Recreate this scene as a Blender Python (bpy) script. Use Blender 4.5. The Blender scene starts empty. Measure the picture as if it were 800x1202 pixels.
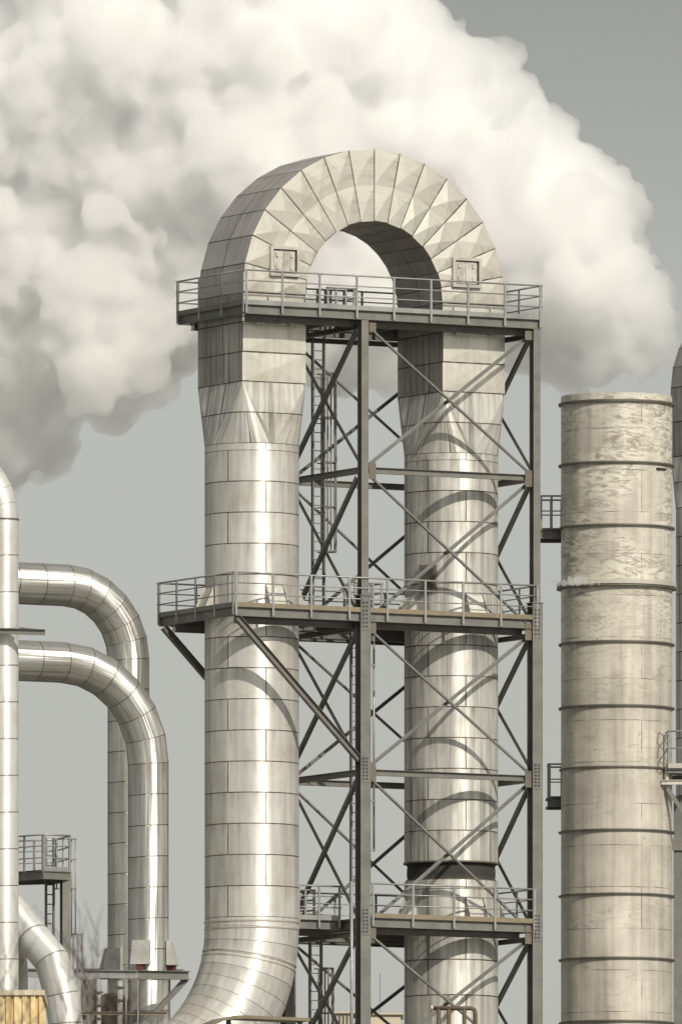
import bpy, bmesh, math, random
from mathutils import Vector, Matrix, noise
R = math.radians
rng = random.Random(7)
sc = bpy.context.scene
C = sc.collection

# ------------------------------------------------------------------ camera, sky, sun, exposure
FPX = 21000.0            # focal length in photo pixels (800 px wide frame, very long lens)
HOR = 2400.0             # row of the horizon in photo pixels
CAMZ = 1.7
cam = bpy.data.cameras.new('camera')
cam.sensor_fit = 'HORIZONTAL'
cam.sensor_width = 36.0
cam.lens = FPX / 800.0 * 36.0
cam.shift_y = (HOR - 601.0) / 800.0
cam.clip_start = 1.0
cam.clip_end = 20000.0
cam.dof.use_dof = True
cam.dof.focus_distance = 590.0
cam.dof.aperture_fstop = 9.0
cam_o = bpy.data.objects.new('camera', cam)
cam_o.location = (0, 0, CAMZ)
cam_o.rotation_euler = (R(90), 0, 0)
C.objects.link(cam_o)
sc.camera = cam_o

SUN_EL, SUN_AZ = R(37), R(150.0)       # azimuth clockwise from +Y (the view direction)
to_sun = Vector((math.sin(SUN_AZ) * math.cos(SUN_EL), math.cos(SUN_AZ) * math.cos(SUN_EL), math.sin(SUN_EL)))
world = bpy.data.worlds.new('World')
sc.world = world
world.use_nodes = True
wn = world.node_tree
sky = wn.nodes.new('ShaderNodeTexSky')
sky.sky_type = 'NISHITA'
sky.sun_disc = False
sky.sun_elevation = SUN_EL
sky.sun_rotation = SUN_AZ
sky.altitude = 50
sky.air_density = 1.0
sky.dust_density = 1.5
sky.ozone_density = 1.0
hs = wn.nodes.new('ShaderNodeHueSaturation')
hs.inputs['Saturation'].default_value = 0.10
tint = wn.nodes.new('ShaderNodeMix'); tint.data_type = 'RGBA'; tint.blend_type = 'MULTIPLY'
tint.inputs[0].default_value = 1.0
tint.inputs[7].default_value = (1.0, 0.995, 0.93, 1)
wn.links.new(sky.outputs[0], hs.inputs['Color'])
wn.links.new(hs.outputs[0], tint.inputs[6])
# sky deepens above the pale horizon band; unseen overhead part brightened as added fill
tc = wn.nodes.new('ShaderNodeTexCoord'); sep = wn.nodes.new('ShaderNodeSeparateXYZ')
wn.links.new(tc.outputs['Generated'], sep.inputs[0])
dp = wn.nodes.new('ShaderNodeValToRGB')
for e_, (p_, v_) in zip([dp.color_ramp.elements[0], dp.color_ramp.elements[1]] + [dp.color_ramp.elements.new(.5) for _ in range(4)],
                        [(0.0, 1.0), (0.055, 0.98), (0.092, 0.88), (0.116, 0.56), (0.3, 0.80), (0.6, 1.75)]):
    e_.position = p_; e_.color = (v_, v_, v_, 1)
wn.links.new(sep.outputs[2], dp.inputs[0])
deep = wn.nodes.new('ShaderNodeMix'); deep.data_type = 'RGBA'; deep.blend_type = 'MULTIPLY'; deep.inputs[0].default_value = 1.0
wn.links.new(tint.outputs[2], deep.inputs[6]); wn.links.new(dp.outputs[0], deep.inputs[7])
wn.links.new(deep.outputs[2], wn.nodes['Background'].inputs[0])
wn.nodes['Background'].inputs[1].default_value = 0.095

sun = bpy.data.lights.new('sun', 'SUN')
sun.energy = 4.0
sun.angle = R(0.53)
sun.color = (1.0, 0.94, 0.83)
sun_o = bpy.data.objects.new('sun', sun)
sun_o.rotation_euler = to_sun.to_track_quat('Z', 'Y').to_euler()
C.objects.link(sun_o)

sc.view_settings.view_transform = 'Standard'
sc.view_settings.look = 'None'
sc.view_settings.gamma = 1.0
sc.view_settings.exposure = 0.0
sc.render.engine = 'CYCLES'
cy = sc.cycles
cy.use_denoising = True
cy.denoiser = 'OPENIMAGEDENOISE'
cy.max_bounces = 40
cy.diffuse_bounces = 3
cy.glossy_bounces = 4
cy.transparent_max_bounces = 8
cy.volume_bounces = 20
cy.volume_max_steps = 256
cy.volume_step_rate = 0.15
cy.use_adaptive_sampling = True
cy.adaptive_threshold = 0.02

# ------------------------------------------------------------------ coordinates
def P(px, py, Y):
    """world point seen at photo pixel (px, py) at distance Y"""
    return Vector(((px - 400.0) * Y / FPX, Y, CAMZ + (HOR - py) * Y / FPX))

A = R(29.0)
U = Vector((math.cos(A), math.sin(A), 0))       # along the front of the plant, to the right and away
W = Vector((-math.sin(A), math.cos(A), 0))      # depth, to the left and away
ORG = Vector(((287 - 400.0) / 36.0, 583.33, 0))
def frame(org):
    return lambda u, w, z: Vector((org.x, org.y, 0)) + U * u + W * w + Vector((0, 0, z))
L = frame(ORG)

# ------------------------------------------------------------------ materials
def new_mat(name):
    m = bpy.data.materials.new(name); m.use_nodes = True
    nt = m.node_tree
    return m, nt, nt.nodes['Principled BSDF']
def N(nt, t, **kw):
    n = nt.nodes.new(t)
    for k, v in kw.items(): setattr(n, k, v)
    return n
def ramp(nt, src, stops):
    r = N(nt, 'ShaderNodeValToRGB')
    els = r.color_ramp.elements
    while len(els) < len(stops): els.new(0.5)
    for e, (p, c) in zip(els, stops):
        e.position = p; e.color = (c[0], c[1], c[2], 1) if isinstance(c, tuple) else (c, c, c, 1)
    nt.links.new(src, r.inputs[0]); return r.outputs[0]
def mix(nt, fac, a, b, mode='MIX'):
    m = N(nt, 'ShaderNodeMix', data_type='RGBA', blend_type=mode)
    for s, v in ((m.inputs[0], fac), (m.inputs[6], a), (m.inputs[7], b)):
        if isinstance(v, (int, float)): s.default_value = v if s.type == 'VALUE' else (v, v, v, 1)
        elif isinstance(v, tuple): s.default_value = (*v, 1)
        else: nt.links.new(v, s)
    return m.outputs[2]
def noise_tex(nt, vec, scale, detail=4, rough=0.55, stretch=None):
    if stretch:
        mp = N(nt, 'ShaderNodeMapping'); mp.inputs['Scale'].default_value = stretch
        nt.links.new(vec, mp.inputs['Vector']); vec = mp.outputs[0]
    n = N(nt, 'ShaderNodeTexNoise'); n.inputs['Scale'].default_value = scale
    n.inputs['Detail'].default_value = detail; n.inputs['Roughness'].default_value = rough
    nt.links.new(vec, n.inputs['Vector']); return n.outputs['Fac']

def cladding(name, base, brick_w=3.2, metallic=0.8, rough=0.36, vary=0.12, seam=0.035, streak=0.3,
             stain=0.0, seam_col=(0.06, 0.045, 0.03), offset=0.5, bump=0.25, blotch=0.25, aniso=0.0, runs=0.38, ripple=0.0):
    """sheet-metal cladding: UV x = metres round, UV y = sheet rows"""
    m, nt, b = new_mat(name)
    uv = N(nt, 'ShaderNodeUVMap', uv_map='UVMap').outputs[0]
    br = N(nt, 'ShaderNodeTexBrick', offset=offset)
    br.inputs['Scale'].default_value = 1.0
    br.inputs['Brick Width'].default_value = brick_w
    br.inputs['Row Height'].default_value = 1.0
    br.inputs['Mortar Size'].default_value = seam * 0.5
    br.inputs['Mortar Smooth'].default_value = 0.2
    br.inputs['Color1'].default_value = (1, 1, 1, 1); br.inputs['Color2'].default_value = (1 - vary * 2,) * 3 + (1,)
    br.inputs['Mortar'].default_value = (0.5, 0.5, 0.5, 1)
    nt.links.new(uv, br.inputs['Vector'])
    oi = N(nt, 'ShaderNodeTexCoord').outputs['Object']
    big = noise_tex(nt, oi, 0.9, 5, 0.6)
    st = noise_tex(nt, uv, 1.0, 4, 0.6, (4.5, 0.22, 1))
    col = mix(nt, 1.0, base, br.outputs['Color'], 'MULTIPLY')
    col = mix(nt, 1.0, col, ramp(nt, big, [(0.3, 1 - blotch), (0.7, 1.0)]), 'MULTIPLY')
    col = mix(nt, 1.0, col, ramp(nt, st, [(0.3, 1 - streak), (0.62, 1.0)]), 'MULTIPLY')
    # brown soiling
    so = noise_tex(nt, oi, 0.55, 6, 0.7)
    col = mix(nt, ramp(nt, so, [(0.52, 0.0), (0.75, 0.35)]), col, (0.30, 0.22, 0.12))
    if stain > 0:
        s2 = noise_tex(nt, uv, 1.0, 5, 0.65, (2.6, 0.10, 1))
        col = mix(nt, ramp(nt, s2, [(0.50, 0.0), (0.66, stain)]), col, (0.035, 0.03, 0.025))
    fy = N(nt, 'ShaderNodeSeparateXYZ'); nt.links.new(uv, fy.inputs[0])
    fr = N(nt, 'ShaderNodeMath', operation='FRACT'); nt.links.new(fy.outputs[1], fr.inputs[0])
    dn = noise_tex(nt, uv, 1.0, 4, 0.6, (5.0, 0.35, 1))
    rn = N(nt, 'ShaderNodeMath', operation='MULTIPLY'); nt.links.new(ramp(nt, fr.outputs[0], [(0.0, 1.0), (0.55, 0.0)]), rn.inputs[0])
    nt.links.new(ramp(nt, dn, [(0.50, 0.0), (0.68, runs)]), rn.inputs[1])
    col = mix(nt, rn.outputs[0], col, (0.13, 0.095, 0.06))
    # seams, broken up so they are not one even line
    sb = noise_tex(nt, oi, 3.0, 3)
    sf = N(nt, 'ShaderNodeMath', operation='MULTIPLY')
    nt.links.new(br.outputs['Fac'], sf.inputs[0]); nt.links.new(ramp(nt, sb, [(0.30, 0.45), (0.6, 1.0)]), sf.inputs[1])
    col = mix(nt, sf.outputs[0], col, seam_col)
    nt.links.new(col, b.inputs['Base Color'])
    b.inputs['Metallic'].default_value = metallic
    rg = N(nt, 'ShaderNodeMath', operation='SUBTRACT')
    nt.links.new(ramp(nt, st, [(0.25, rough + 0.14), (0.75, rough)]), rg.inputs[0])
    nt.links.new(ramp(nt, br.outputs['Color'], [(1 - vary * 2, 0.0), (1.0, 0.09)]), rg.inputs[1])
    nt.links.new(rg.outputs[0], b.inputs['Roughness'])
    if aniso > 0:
        tg = N(nt, 'ShaderNodeTangent', direction_type='UV_MAP', uv_map='UVMap')
        nt.links.new(tg.outputs[0], b.inputs['Tangent'])
        b.inputs['Anisotropic'].default_value = aniso
        b.inputs['Anisotropic Rotation'].default_value = 0.25
    b.inputs['Specular IOR Level'].default_value = 0.3
    b.inputs['Specular Tint'].default_value = (0.45, 0.44, 0.42, 1)
    wav = noise_tex(nt, uv, 0.8, 2, 0.5, (0.7, 1.1, 1))
    sub = N(nt, 'ShaderNodeMath', operation='SUBTRACT')
    if ripple > 0:       # slightly faceted sheets: long ripples that run with the pipe
        rp_ = noise_tex(nt, uv, 1.0, 2, 0.5, (3.2, 0.12, 1))
        rm_ = N(nt, 'ShaderNodeMath', operation='MULTIPLY_ADD'); rm_.inputs[1].default_value = ripple
        nt.links.new(rp_, rm_.inputs[0]); nt.links.new(wav, rm_.inputs[2]); wav = rm_.outputs[0]
    nt.links.new(wav, sub.inputs[0]); nt.links.new(br.outputs['Fac'], sub.inputs[1])
    bp = N(nt, 'ShaderNodeBump'); bp.inputs['Strength'].default_value = bump; bp.inputs['Distance'].default_value = 0.06
    nt.links.new(sub.outputs[0], bp.inputs['Height']); nt.links.new(bp.outputs[0], b.inputs['Normal'])
    return m

def steel(name, base, metallic=0.35, rough=0.5, vary=0.35, rust=0.2, rust_col=(0.20, 0.13, 0.06), scale=1.2):
    m, nt, b = new_mat(name)
    oi = N(nt, 'ShaderNodeTexCoord').outputs['Object']
    n1 = noise_tex(nt, oi, scale, 6, 0.65)
    n2 = noise_tex(nt, oi, scale * 5, 4, 0.6)
    n3 = noise_tex(nt, oi, scale * 0.5, 5, 0.7, (1, 1, 0.35))
    col = mix(nt, 1.0, base, ramp(nt, n1, [(0.3, 1 - vary), (0.7, 1.0)]), 'MULTIPLY')
    col = mix(nt, 1.0, col, ramp(nt, n2, [(0.3, 0.82), (0.7, 1.0)]), 'MULTIPLY')
    col = mix(nt, ramp(nt, n3, [(0.5, 0.0), (0.68, rust)]), col, rust_col)
    nt.links.new(col, b.inputs['Base Color'])
    b.inputs['Metallic'].default_value = metallic
    nt.links.new(ramp(nt, n2, [(0.3, rough + 0.1), (0.7, rough - 0.08)]), b.inputs['Roughness'])
    return m

M = {}
M['duct'] = cladding('stainless_cladding', (0.80, 0.785, 0.735), brick_w=3.236, offset=0.4, metallic=0.50, rough=0.47, ripple=1.2, vary=0.07, seam=0.036, streak=0.25, bump=0.08, blotch=0.12, aniso=0.85)
M['duct_elbow'] = cladding('elbow_cladding', (0.80, 0.785, 0.735), brick_w=9.708, offset=0.0, metallic=0.50, rough=0.47, ripple=1.2, vary=0.07, seam=0.036, streak=0.25, bump=0.08, blotch=0.12, aniso=0.85)
M['duct_dirty'] = cladding('weathered_cladding', (0.78, 0.765, 0.71), brick_w=3.236, offset=0.4, metallic=0.40, rough=0.52, vary=0.06, seam=0.038, streak=0.42, stain=0.5, runs=0.65, bump=0.10, blotch=0.18, aniso=0.8)
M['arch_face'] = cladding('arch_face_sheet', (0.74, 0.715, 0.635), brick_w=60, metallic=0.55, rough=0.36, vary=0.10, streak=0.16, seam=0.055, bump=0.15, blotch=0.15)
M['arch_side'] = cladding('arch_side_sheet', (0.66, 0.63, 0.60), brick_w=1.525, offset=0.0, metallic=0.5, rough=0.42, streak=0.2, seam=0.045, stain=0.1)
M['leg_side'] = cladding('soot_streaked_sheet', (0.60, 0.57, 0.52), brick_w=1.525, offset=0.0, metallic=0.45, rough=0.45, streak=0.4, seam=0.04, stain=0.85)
M['shiny'] = cladding('bright_pipe_cladding', (0.72, 0.71, 0.67), brick_w=4.4, offset=0.3, metallic=0.78, rough=0.40, streak=0.3, vary=0.08, seam=0.03, ripple=5.0, bump=0.30, blotch=0.12, aniso=0.8)
M['near_pipe'] = cladding('brushed_pipe_cladding', (0.84, 0.83, 0.79), brick_w=40, metallic=0.5, rough=0.45, aniso=0.75, streak=0.15, vary=0.05, blotch=0.12, bump=0.15, seam_col=(0.2, 0.18, 0.15))
M['steel'] = steel('galvanised_section', (0.195, 0.192, 0.175), metallic=0.1, rust=0.3, rust_col=(0.19, 0.155, 0.09))
M['brace'] = steel('galvanised_brace', (0.185, 0.185, 0.175), metallic=0.1, rust=0.1)
M['rail'] = steel('galvanised_rail', (0.34, 0.34, 0.33), metallic=0.2, rough=0.42, rust=0.05)
M['toe'] = steel('toe_board_steel', (0.26, 0.22, 0.15), metallic=0.1, rust=0.4)
M['grate'] = steel('grating_steel', (0.13, 0.128, 0.12), metallic=0.1)
M['gusset'] = steel('gusset_steel', (0.20, 0.175, 0.14), rust=0.4)
M['bolt'] = steel('bolt_steel', (0.03, 0.03, 0.03))
M['ring'] = steel('dark_ring_steel', (0.16, 0.15, 0.12), rust=0.4)
M['bellows'] = steel('black_bellows_fabric', (0.03, 0.028, 0.025), metallic=0.0, rough=0.8, rust=0.2, rust_col=(0.06, 0.045, 0.03))
M['hatch'] = steel('hatch_plate', (0.62, 0.60, 0.54), metallic=0.3, vary=0.3, rust=0.5, rust_col=(0.16, 0.12, 0.08), scale=4)
M['hatch_dark'] = steel('hatch_recess', (0.10, 0.09, 0.08))
M['bracket'] = steel('bracket_sheet', (0.66, 0.63, 0.56), metallic=0.4, rough=0.4, rust=0.15)
M['rust'] = steel('rusty_pipe', (0.14, 0.105, 0.07), metallic=0.2, rough=0.7, rust=0.6, rust_col=(0.09, 0.06, 0.035))
M['red'] = steel('red_paint', (0.16, 0.045, 0.04), metallic=0.0, rough=0.5)
M['beige'] = steel('beige_panel', (0.60, 0.53, 0.40), metallic=0.0, rough=0.6, vary=0.15, rust=0.05)
M['hood'] = steel('hood_sheet', (0.60, 0.585, 0.54), metallic=0.3, rough=0.4)
M['bark'] = steel('bark', (0.10, 0.075, 0.07), metallic=0.0, rough=0.9)

def ground_mat():
    m, nt, b = new_mat('gravel_yard')
    oi = N(nt, 'ShaderNodeTexCoord').outputs['Object']
    n = noise_tex(nt, oi, 0.05, 8, 0.7)
    nt.links.new(ramp(nt, n, [(0.3, (0.10, 0.10, 0.085)), (0.7, (0.20, 0.19, 0.165))]), b.inputs['Base Color'])
    b.inputs['Roughness'].default_value = 0.9
    return m
def stack_mat():
    """old chimney shell: pale plate with abraded patches, weld lines and run marks"""
    m, nt, b = new_mat('weathered_stack_plate')
    uv = N(nt, 'ShaderNodeUVMap', uv_map='UVMap').outputs[0]      # x metres round, y metres up
    oi = N(nt, 'ShaderNodeTexCoord').outputs['Object']
    big = noise_tex(nt, oi, 0.7, 6, 0.65)
    col = ramp(nt, big, [(0.3, (0.42, 0.385, 0.325)), (0.7, (0.63, 0.585, 0.51))])
    runs = noise_tex(nt, uv, 1.0, 4, 0.6, (3.5, 0.12, 1))
    col = mix(nt, 1.0, col, ramp(nt, runs, [(0.3, 0.66), (0.6, 1.0)]), 'MULTIPLY')
    # flaky, horizontally smeared scuffs
    wz = N(nt, 'ShaderNodeTexNoise'); wz.inputs['Scale'].default_value = 1.3; wz.inputs['Detail'].default_value = 8
    wz.inputs['Roughness'].default_value = 0.72; wz.inputs['Distortion'].default_value = 1.4
    mp = N(nt, 'ShaderNodeMapping'); mp.inputs['Scale'].default_value = (1.1, 3.6, 1)
    nt.links.new(uv, mp.inputs['Vector']); nt.links.new(mp.outputs[0], wz.inputs['Vector'])
    sx = N(nt, 'ShaderNodeSeparateXYZ'); nt.links.new(uv, sx.inputs[0])
    hi = N(nt, 'ShaderNodeMapRange'); hi.inputs['From Min'].default_value = 46.5; hi.inputs['From Max'].default_value = 50.5
    nt.links.new(sx.outputs[1], hi.inputs['Value'])
    patch = noise_tex(nt, oi, 0.45, 3, 0.5)
    pm = N(nt, 'ShaderNodeMath', operation='MULTIPLY'); nt.links.new(hi.outputs[0], pm.inputs[0])
    nt.links.new(ramp(nt, patch, [(0.40, 0.0), (0.55, 1.0)]), pm.inputs[1])
    sc1 = N(nt, 'ShaderNodeMath', operation='MULTIPLY'); nt.links.new(pm.outputs[0], sc1.inputs[0])
    nt.links.new(ramp(nt, wz.outputs['Fac'], [(0.47, 0.0), (0.54, 0.75)]), sc1.inputs[1])
    col = mix(nt, sc1.outputs[0], col, (0.70, 0.67, 0.58))
    sc2 = N(nt, 'ShaderNodeMath', operation='MULTIPLY'); nt.links.new(pm.outputs[0], sc2.inputs[0])
    nt.links.new(ramp(nt, wz.outputs['Fac'], [(0.40, 0.65), (0.455, 0.0)]), sc2.inputs[1])
    col = mix(nt, sc2.outputs[0], col, (0.25, 0.22, 0.16))
    pl = noise_tex(nt, oi, 0.5, 4, 0.6, (1, 1, 1.6))
    lo = N(nt, 'ShaderNodeMath', operation='MULTIPLY')
    nt.links.new(ramp(nt, pl, [(0.50, 0.0), (0.58, 1.0)]), lo.inputs[0]); nt.links.new(ramp(nt, wz.outputs['Fac'], [(0.43, 0.42), (0.49, 0.0)]), lo.inputs[1])
    col = mix(nt, lo.outputs[0], col, (0.27, 0.25, 0.21))
    # small chips lower down
    ch = noise_tex(nt, oi, 2.1, 6, 0.75)
    col = mix(nt, ramp(nt, ch, [(0.635, 0.0), (0.66, 0.65)]), col, (0.24, 0.22, 0.19))
    # weld seams
    br = N(nt, 'ShaderNodeTexBrick', offset=0.37)
    br.inputs['Scale'].default_value = 1.0; br.inputs['Brick Width'].default_value = 5.9
    br.inputs['Row Height'].default_value = 1.39; br.inputs['Mortar Size'].default_value = 0.014
    br.inputs['Color1'].default_value = (1, 1, 1, 1); br.inputs['Color2'].default_value = (0.9, 0.9, 0.9, 1)
    br.inputs['Mortar'].default_value = (1, 1, 1, 1)
    wv = noise_tex(nt, oi, 2.5, 4)
    va = N(nt, 'ShaderNodeVectorMath', operation='MULTIPLY_ADD')
    va.inputs[1].default_value = (0.04, 0.05, 0); nt.links.new(wv, va.inputs[0]); nt.links.new(uv, va.inputs[2])
    nt.links.new(va.outputs[0], br.inputs['Vector'])
    col = mix(nt, 1.0, col, br.outputs['Color'], 'MULTIPLY')
    sf = N(nt, 'ShaderNodeMath', operation='MULTIPLY'); nt.links.new(br.outputs['Fac'], sf.inputs[0])
    nt.links.new(ramp(nt, noise_tex(nt, oi, 1.1, 4), [(0.40, 0.05), (0.6, 0.9)]), sf.inputs[1])
    col = mix(nt, sf.outputs[0], col, (0.10, 0.085, 0.06))
    nt.links.new(col, b.inputs['Base Color'])
    b.inputs['Metallic'].default_value = 0.12
    nt.links.new(ramp(nt, wz.outputs['Fac'], [(0.4, 0.5), (0.6, 0.38)]), b.inputs['Roughness'])
    bp = N(nt, 'ShaderNodeBump'); bp.inputs['Strength'].default_value = 0.25; bp.inputs['Distance'].default_value = 0.06
    nt.links.new(noise_tex(nt, oi, 0.8, 3), bp.inputs['Height']); nt.links.new(bp.outputs[0], b.inputs['Normal'])
    return m
def ribbed_mat():
    m, nt, b = new_mat('ribbed_yellow_sheet')
    oi = N(nt, 'ShaderNodeTexCoord').outputs['Object']
    st = noise_tex(nt, oi, 1.0, 4, 0.6, (5, 5, 0.3))
    col = ramp(nt, st, [(0.40, (0.74, 0.62, 0.37)), (0.54, (0.70, 0.54, 0.27)), (0.64, (0.42, 0.20, 0.06))])
    nt.links.new(col, b.inputs['Base Color']); b.inputs['Roughness'].default_value = 0.6
    return m
def steam_mat(name, density, scale=0.30, erode=True):
    """white steam: scattering volume whose density breaks up in turbulent wisps"""
    m = bpy.data.materials.new(name); m.use_nodes = True
    nt = m.node_tree; nt.nodes.clear()
    out = N(nt, 'ShaderNodeOutputMaterial'); v = N(nt, 'ShaderNodeVolumeScatter')
    v.inputs['Color'].default_value = (0.955, 0.950, 0.936, 1)
    v.inputs['Density'].default_value = density
    v.inputs['Anisotropy'].default_value = 0.5
    if erode:
        oi = N(nt, 'ShaderNodeTexCoord').outputs['Object']
        n = N(nt, 'ShaderNodeTexNoise'); n.inputs['Scale'].default_value = scale; n.inputs['Detail'].default_value = 7
        n.inputs['Roughness'].default_value = 0.62; n.inputs['Distortion'].default_value = 0.6
        nt.links.new(oi, n.inputs['Vector'])
        # the plume thins out towards its ragged underside
        sx = N(nt, 'ShaderNodeSeparateXYZ'); nt.links.new(N(nt, 'ShaderNodeNewGeometry').outputs['Position'], sx.inputs[0])
        lw = N(nt, 'ShaderNodeMapRange'); lw.inputs['From Min'].default_value = CAMZ + (HOR - 545) / 30.0
        lw.inputs['From Max'].default_value = CAMZ + (HOR - 360) / 30.0
        lw.inputs['To Min'].default_value = -0.13; lw.inputs['To Max'].default_value = 0.03
        nt.links.new(sx.outputs[2], lw.inputs['Value'])
        ad = N(nt, 'ShaderNodeMath', operation='ADD'); nt.links.new(n.outputs['Fac'], ad.inputs[0]); nt.links.new(lw.outputs[0], ad.inputs[1])
        d = N(nt, 'ShaderNodeMapRange'); d.inputs['From Min'].default_value = 0.28; d.inputs['From Max'].default_value = 0.50
        d.inputs['To Min'].default_value = 0.0; d.inputs['To Max'].default_value = density
        nt.links.new(ad.outputs[0], d.inputs['Value']); nt.links.new(d.outputs[0], v.inputs['Density'])
    nt.links.new(v.outputs[0], out.inputs['Volume'])
    return m
M['ground'] = ground_mat(); M['stack'] = stack_mat(); M['ribbed'] = ribbed_mat()
M['steam'] = steam_mat('steam', 1.7); M['wisp'] = steam_mat('thin_steam', 6.0, erode=False)

# ------------------------------------------------------------------ mesh helpers
ROOT = {}          # object name -> world base of its thing
class MB:
    def __init__(self): self.v = []; self.f = []; self.uv = []; self.mi = []; self.sm = []; self.sharp = set()
    def face(self, pts, uv=None, mi=0, smooth=False):
        i = len(self.v); self.v.extend(pts); self.f.append(tuple(range(i, i + len(pts))))
        self.uv.append(uv or [(0, 0)] * len(pts)); self.mi.append(mi); self.sm.append(smooth)
    def grid(self, rings, uvs=None, closed=True, smooth=True, mi=0, sharp_rings=()):
        """rings: lists of points of equal count; uvs: function(ring, k) -> uv"""
        n = len(rings[0]); base = len(self.v)
        for r in rings: self.v.extend(r)
        for i in range(len(rings) - 1):
            for k in range(n if closed else n - 1):
                k2 = (k + 1) % n
                self.f.append((base + i*n + k, base + i*n + k2, base + (i+1)*n + k2, base + (i+1)*n + k))
                self.uv.append([uvs(i, k), uvs(i, k+1), uvs(i+1, k+1), uvs(i+1, k)] if uvs else [(0, 0)] * 4)
                self.mi.append(mi); self.sm.append(smooth)
        for i in sharp_rings:
            for k in range(n): self.sharp.add(frozenset((base + i*n + k, base + i*n + (k+1) % n)))
        return base
    def prism(self, p0, p1, poly, up=Vector((0, 0, 1)), mi=0):
        d = (p1 - p0).normalized(); a = d.cross(up)
        if a.length < 1e-5: a = d.cross(Vector((0, 1, 0)))
        a.normalize(); b = a.cross(d)
        n = len(poly); i = len(self.v)
        for p in (p0, p1):
            for x, y in poly: self.v.append(p + a * x + b * y)
        area = sum(poly[k][0]*poly[(k+1) % n][1] - poly[(k+1) % n][0]*poly[k][1] for k in range(n))
        for k in range(n):
            k2 = (k + 1) % n
            self._add((i+k, i+k2, i+n+k2, i+n+k), mi)
        self._add(tuple(i + k for k in reversed(range(n))), mi)
        self._add(tuple(i + n + k for k in range(n)), mi)
    def _add(self, f, mi, smooth=False):
        self.f.append(f); self.uv.append([(0, 0)] * len(f)); self.mi.append(mi); self.sm.append(smooth)
    def bar(self, p0, p1, w, h, up=Vector((0, 0, 1)), mi=0):
        self.prism(p0, p1, [(-w/2, -h/2), (w/2, -h/2), (w/2, h/2), (-w/2, h/2)], up, mi)
    def tube(self, pts, r, n=8, mi=0, radii=None):
        rings = []; pts = [Vector(p) for p in pts]; a = None
        for k, p in enumerate(pts):
            d = (pts[min(k+1, len(pts)-1)] - pts[max(k-1, 0)]).normalized()
            if a is None:
                a = d.orthogonal().normalized()
            a = (a - d * a.dot(d)).normalized(); b = d.cross(a)
            rr = radii[k] if radii else r
            rings.append([p + (a * math.cos(t) + b * math.sin(t)) * rr for t in (2*math.pi*q/n for q in range(n))])
        base = self.grid(rings, None, True, True, mi)
        self._add(tuple(base + q for q in reversed(range(n))), mi)
        e = base + (len(rings)-1) * n
        self._add(tuple(e + q for q in range(n)), mi)
    def build(self, name, mats, parent=None, base=None, label=None):
        me = bpy.data.meshes.new(name)
        o = bpy.data.objects.new(name, me); C.objects.link(o)
        if parent is not None:
            o.parent = parent; off = ROOT[parent.name]
            ROOT[o.name] = off
        else:
            off = Vector(base) if base is not None else Vector((0, 0, 0))
            o.location = off; ROOT[o.name] = off
        me.from_pydata([v - off for v in self.v], [], self.f)
        for mt in (mats if isinstance(mats, (list, tuple)) else [mats]): me.materials.append(mt)
        ul = me.uv_layers.new(name='UVMap')
        flat = [c for f in self.uv for q in f for c in q]
        ul.data.foreach_set('uv', flat)
        me.polygons.foreach_set('material_index', self.mi)
        bm = bmesh.new(); bm.from_mesh(me)
        bm.faces.ensure_lookup_table()
        for f, s in zip(bm.faces, self.sm): f.smooth = s
        if self.sharp:
            for e in bm.edges:
                if frozenset((e.verts[0].index, e.verts[1].index)) in self.sharp: e.smooth = False
        bmesh.ops.recalc_face_normals(bm, faces=bm.faces)
        bm.to_mesh(me); bm.free()
        if label: o['label'] = label
        return o

def tag(o, label=None, cat=None, group=None, kind=None):
    if label: o['label'] = label
    if cat: o['category'] = cat
    if group: o['group'] = group
    if kind: o['kind'] = kind
    return o
def thing(name, loc, label, cat, group=None):
    o = bpy.data.objects.new(name, None); C.objects.link(o)
    o.empty_display_size = 0.5
    o.location = loc; ROOT[o.name] = Vector(loc)
    return tag(o, label, cat, group)

def Hpoly(bw, d, tf=0.02, tw=0.014):
    x, y, i = bw/2, d/2, tw/2
    return [(-x, -y), (x, -y), (x, -y+tf), (i, -y+tf), (i, y-tf), (x, y-tf), (x, y), (-x, y), (-x, y-tf), (-i, y-tf), (-i, -y+tf), (-x, -y+tf)]
def Lpoly(a, t=0.012):
    h = a/2
    return [(-h, -h), (h, -h), (h, -h+t), (-h+t, -h+t), (-h+t, h), (-h, h)]
def Cpoly(w, h, t=0.016):   # channel, open towards +x
    return [(0, -h/2), (w, -h/2), (w, -h/2+t), (t, -h/2+t), (t, h/2-t), (w, h/2-t), (w, h/2), (0, h/2)]

def pipe_rings(pts, r, n):
    """mitred pipe along pts: one ring per vertex, cut on the bisecting plane"""
    rings = []; a = None
    for k, p in enumerate(pts):
        d0 = (pts[k] - pts[k-1]).normalized() if k else (pts[1] - pts[0]).normalized()
        d1 = (pts[k+1] - pts[k]).normalized() if k < len(pts)-1 else d0
        if a is None:
            a = Vector((1, 0, 0)) - d0 * d0.x
            if a.length < 0.2: a = Vector((0, 0, 1)) - d0 * d0.z
            a.normalize()
        a = (a - d0 * a.dot(d0)).normalized(); b = d0.cross(a)
        nrm = (d0 + d1).normalized()
        ring = []
        for q in range(n):
            t = 2 * math.pi * q / n
            o = (a * math.cos(t) + b * math.sin(t)) * r
            ring.append(p + o - d0 * (o.dot(nrm) / d0.dot(nrm)))
        rings.append(ring)
        ax = d0.cross(d1)
        if ax.length > 1e-6: a = Matrix.Rotation(d0.angle(d1), 3, ax.normalized()) @ a
    return rings
def pipe(mb, pts, rows, r, n=64, sharp=True, s0=0.0):
    rings = pipe_rings(pts, r, n)
    mb.grid(rings, lambda i, k: (s0 + k * 2*math.pi*r/n, rows[i]), True, True, 0, range(len(pts)) if sharp else ())
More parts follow.
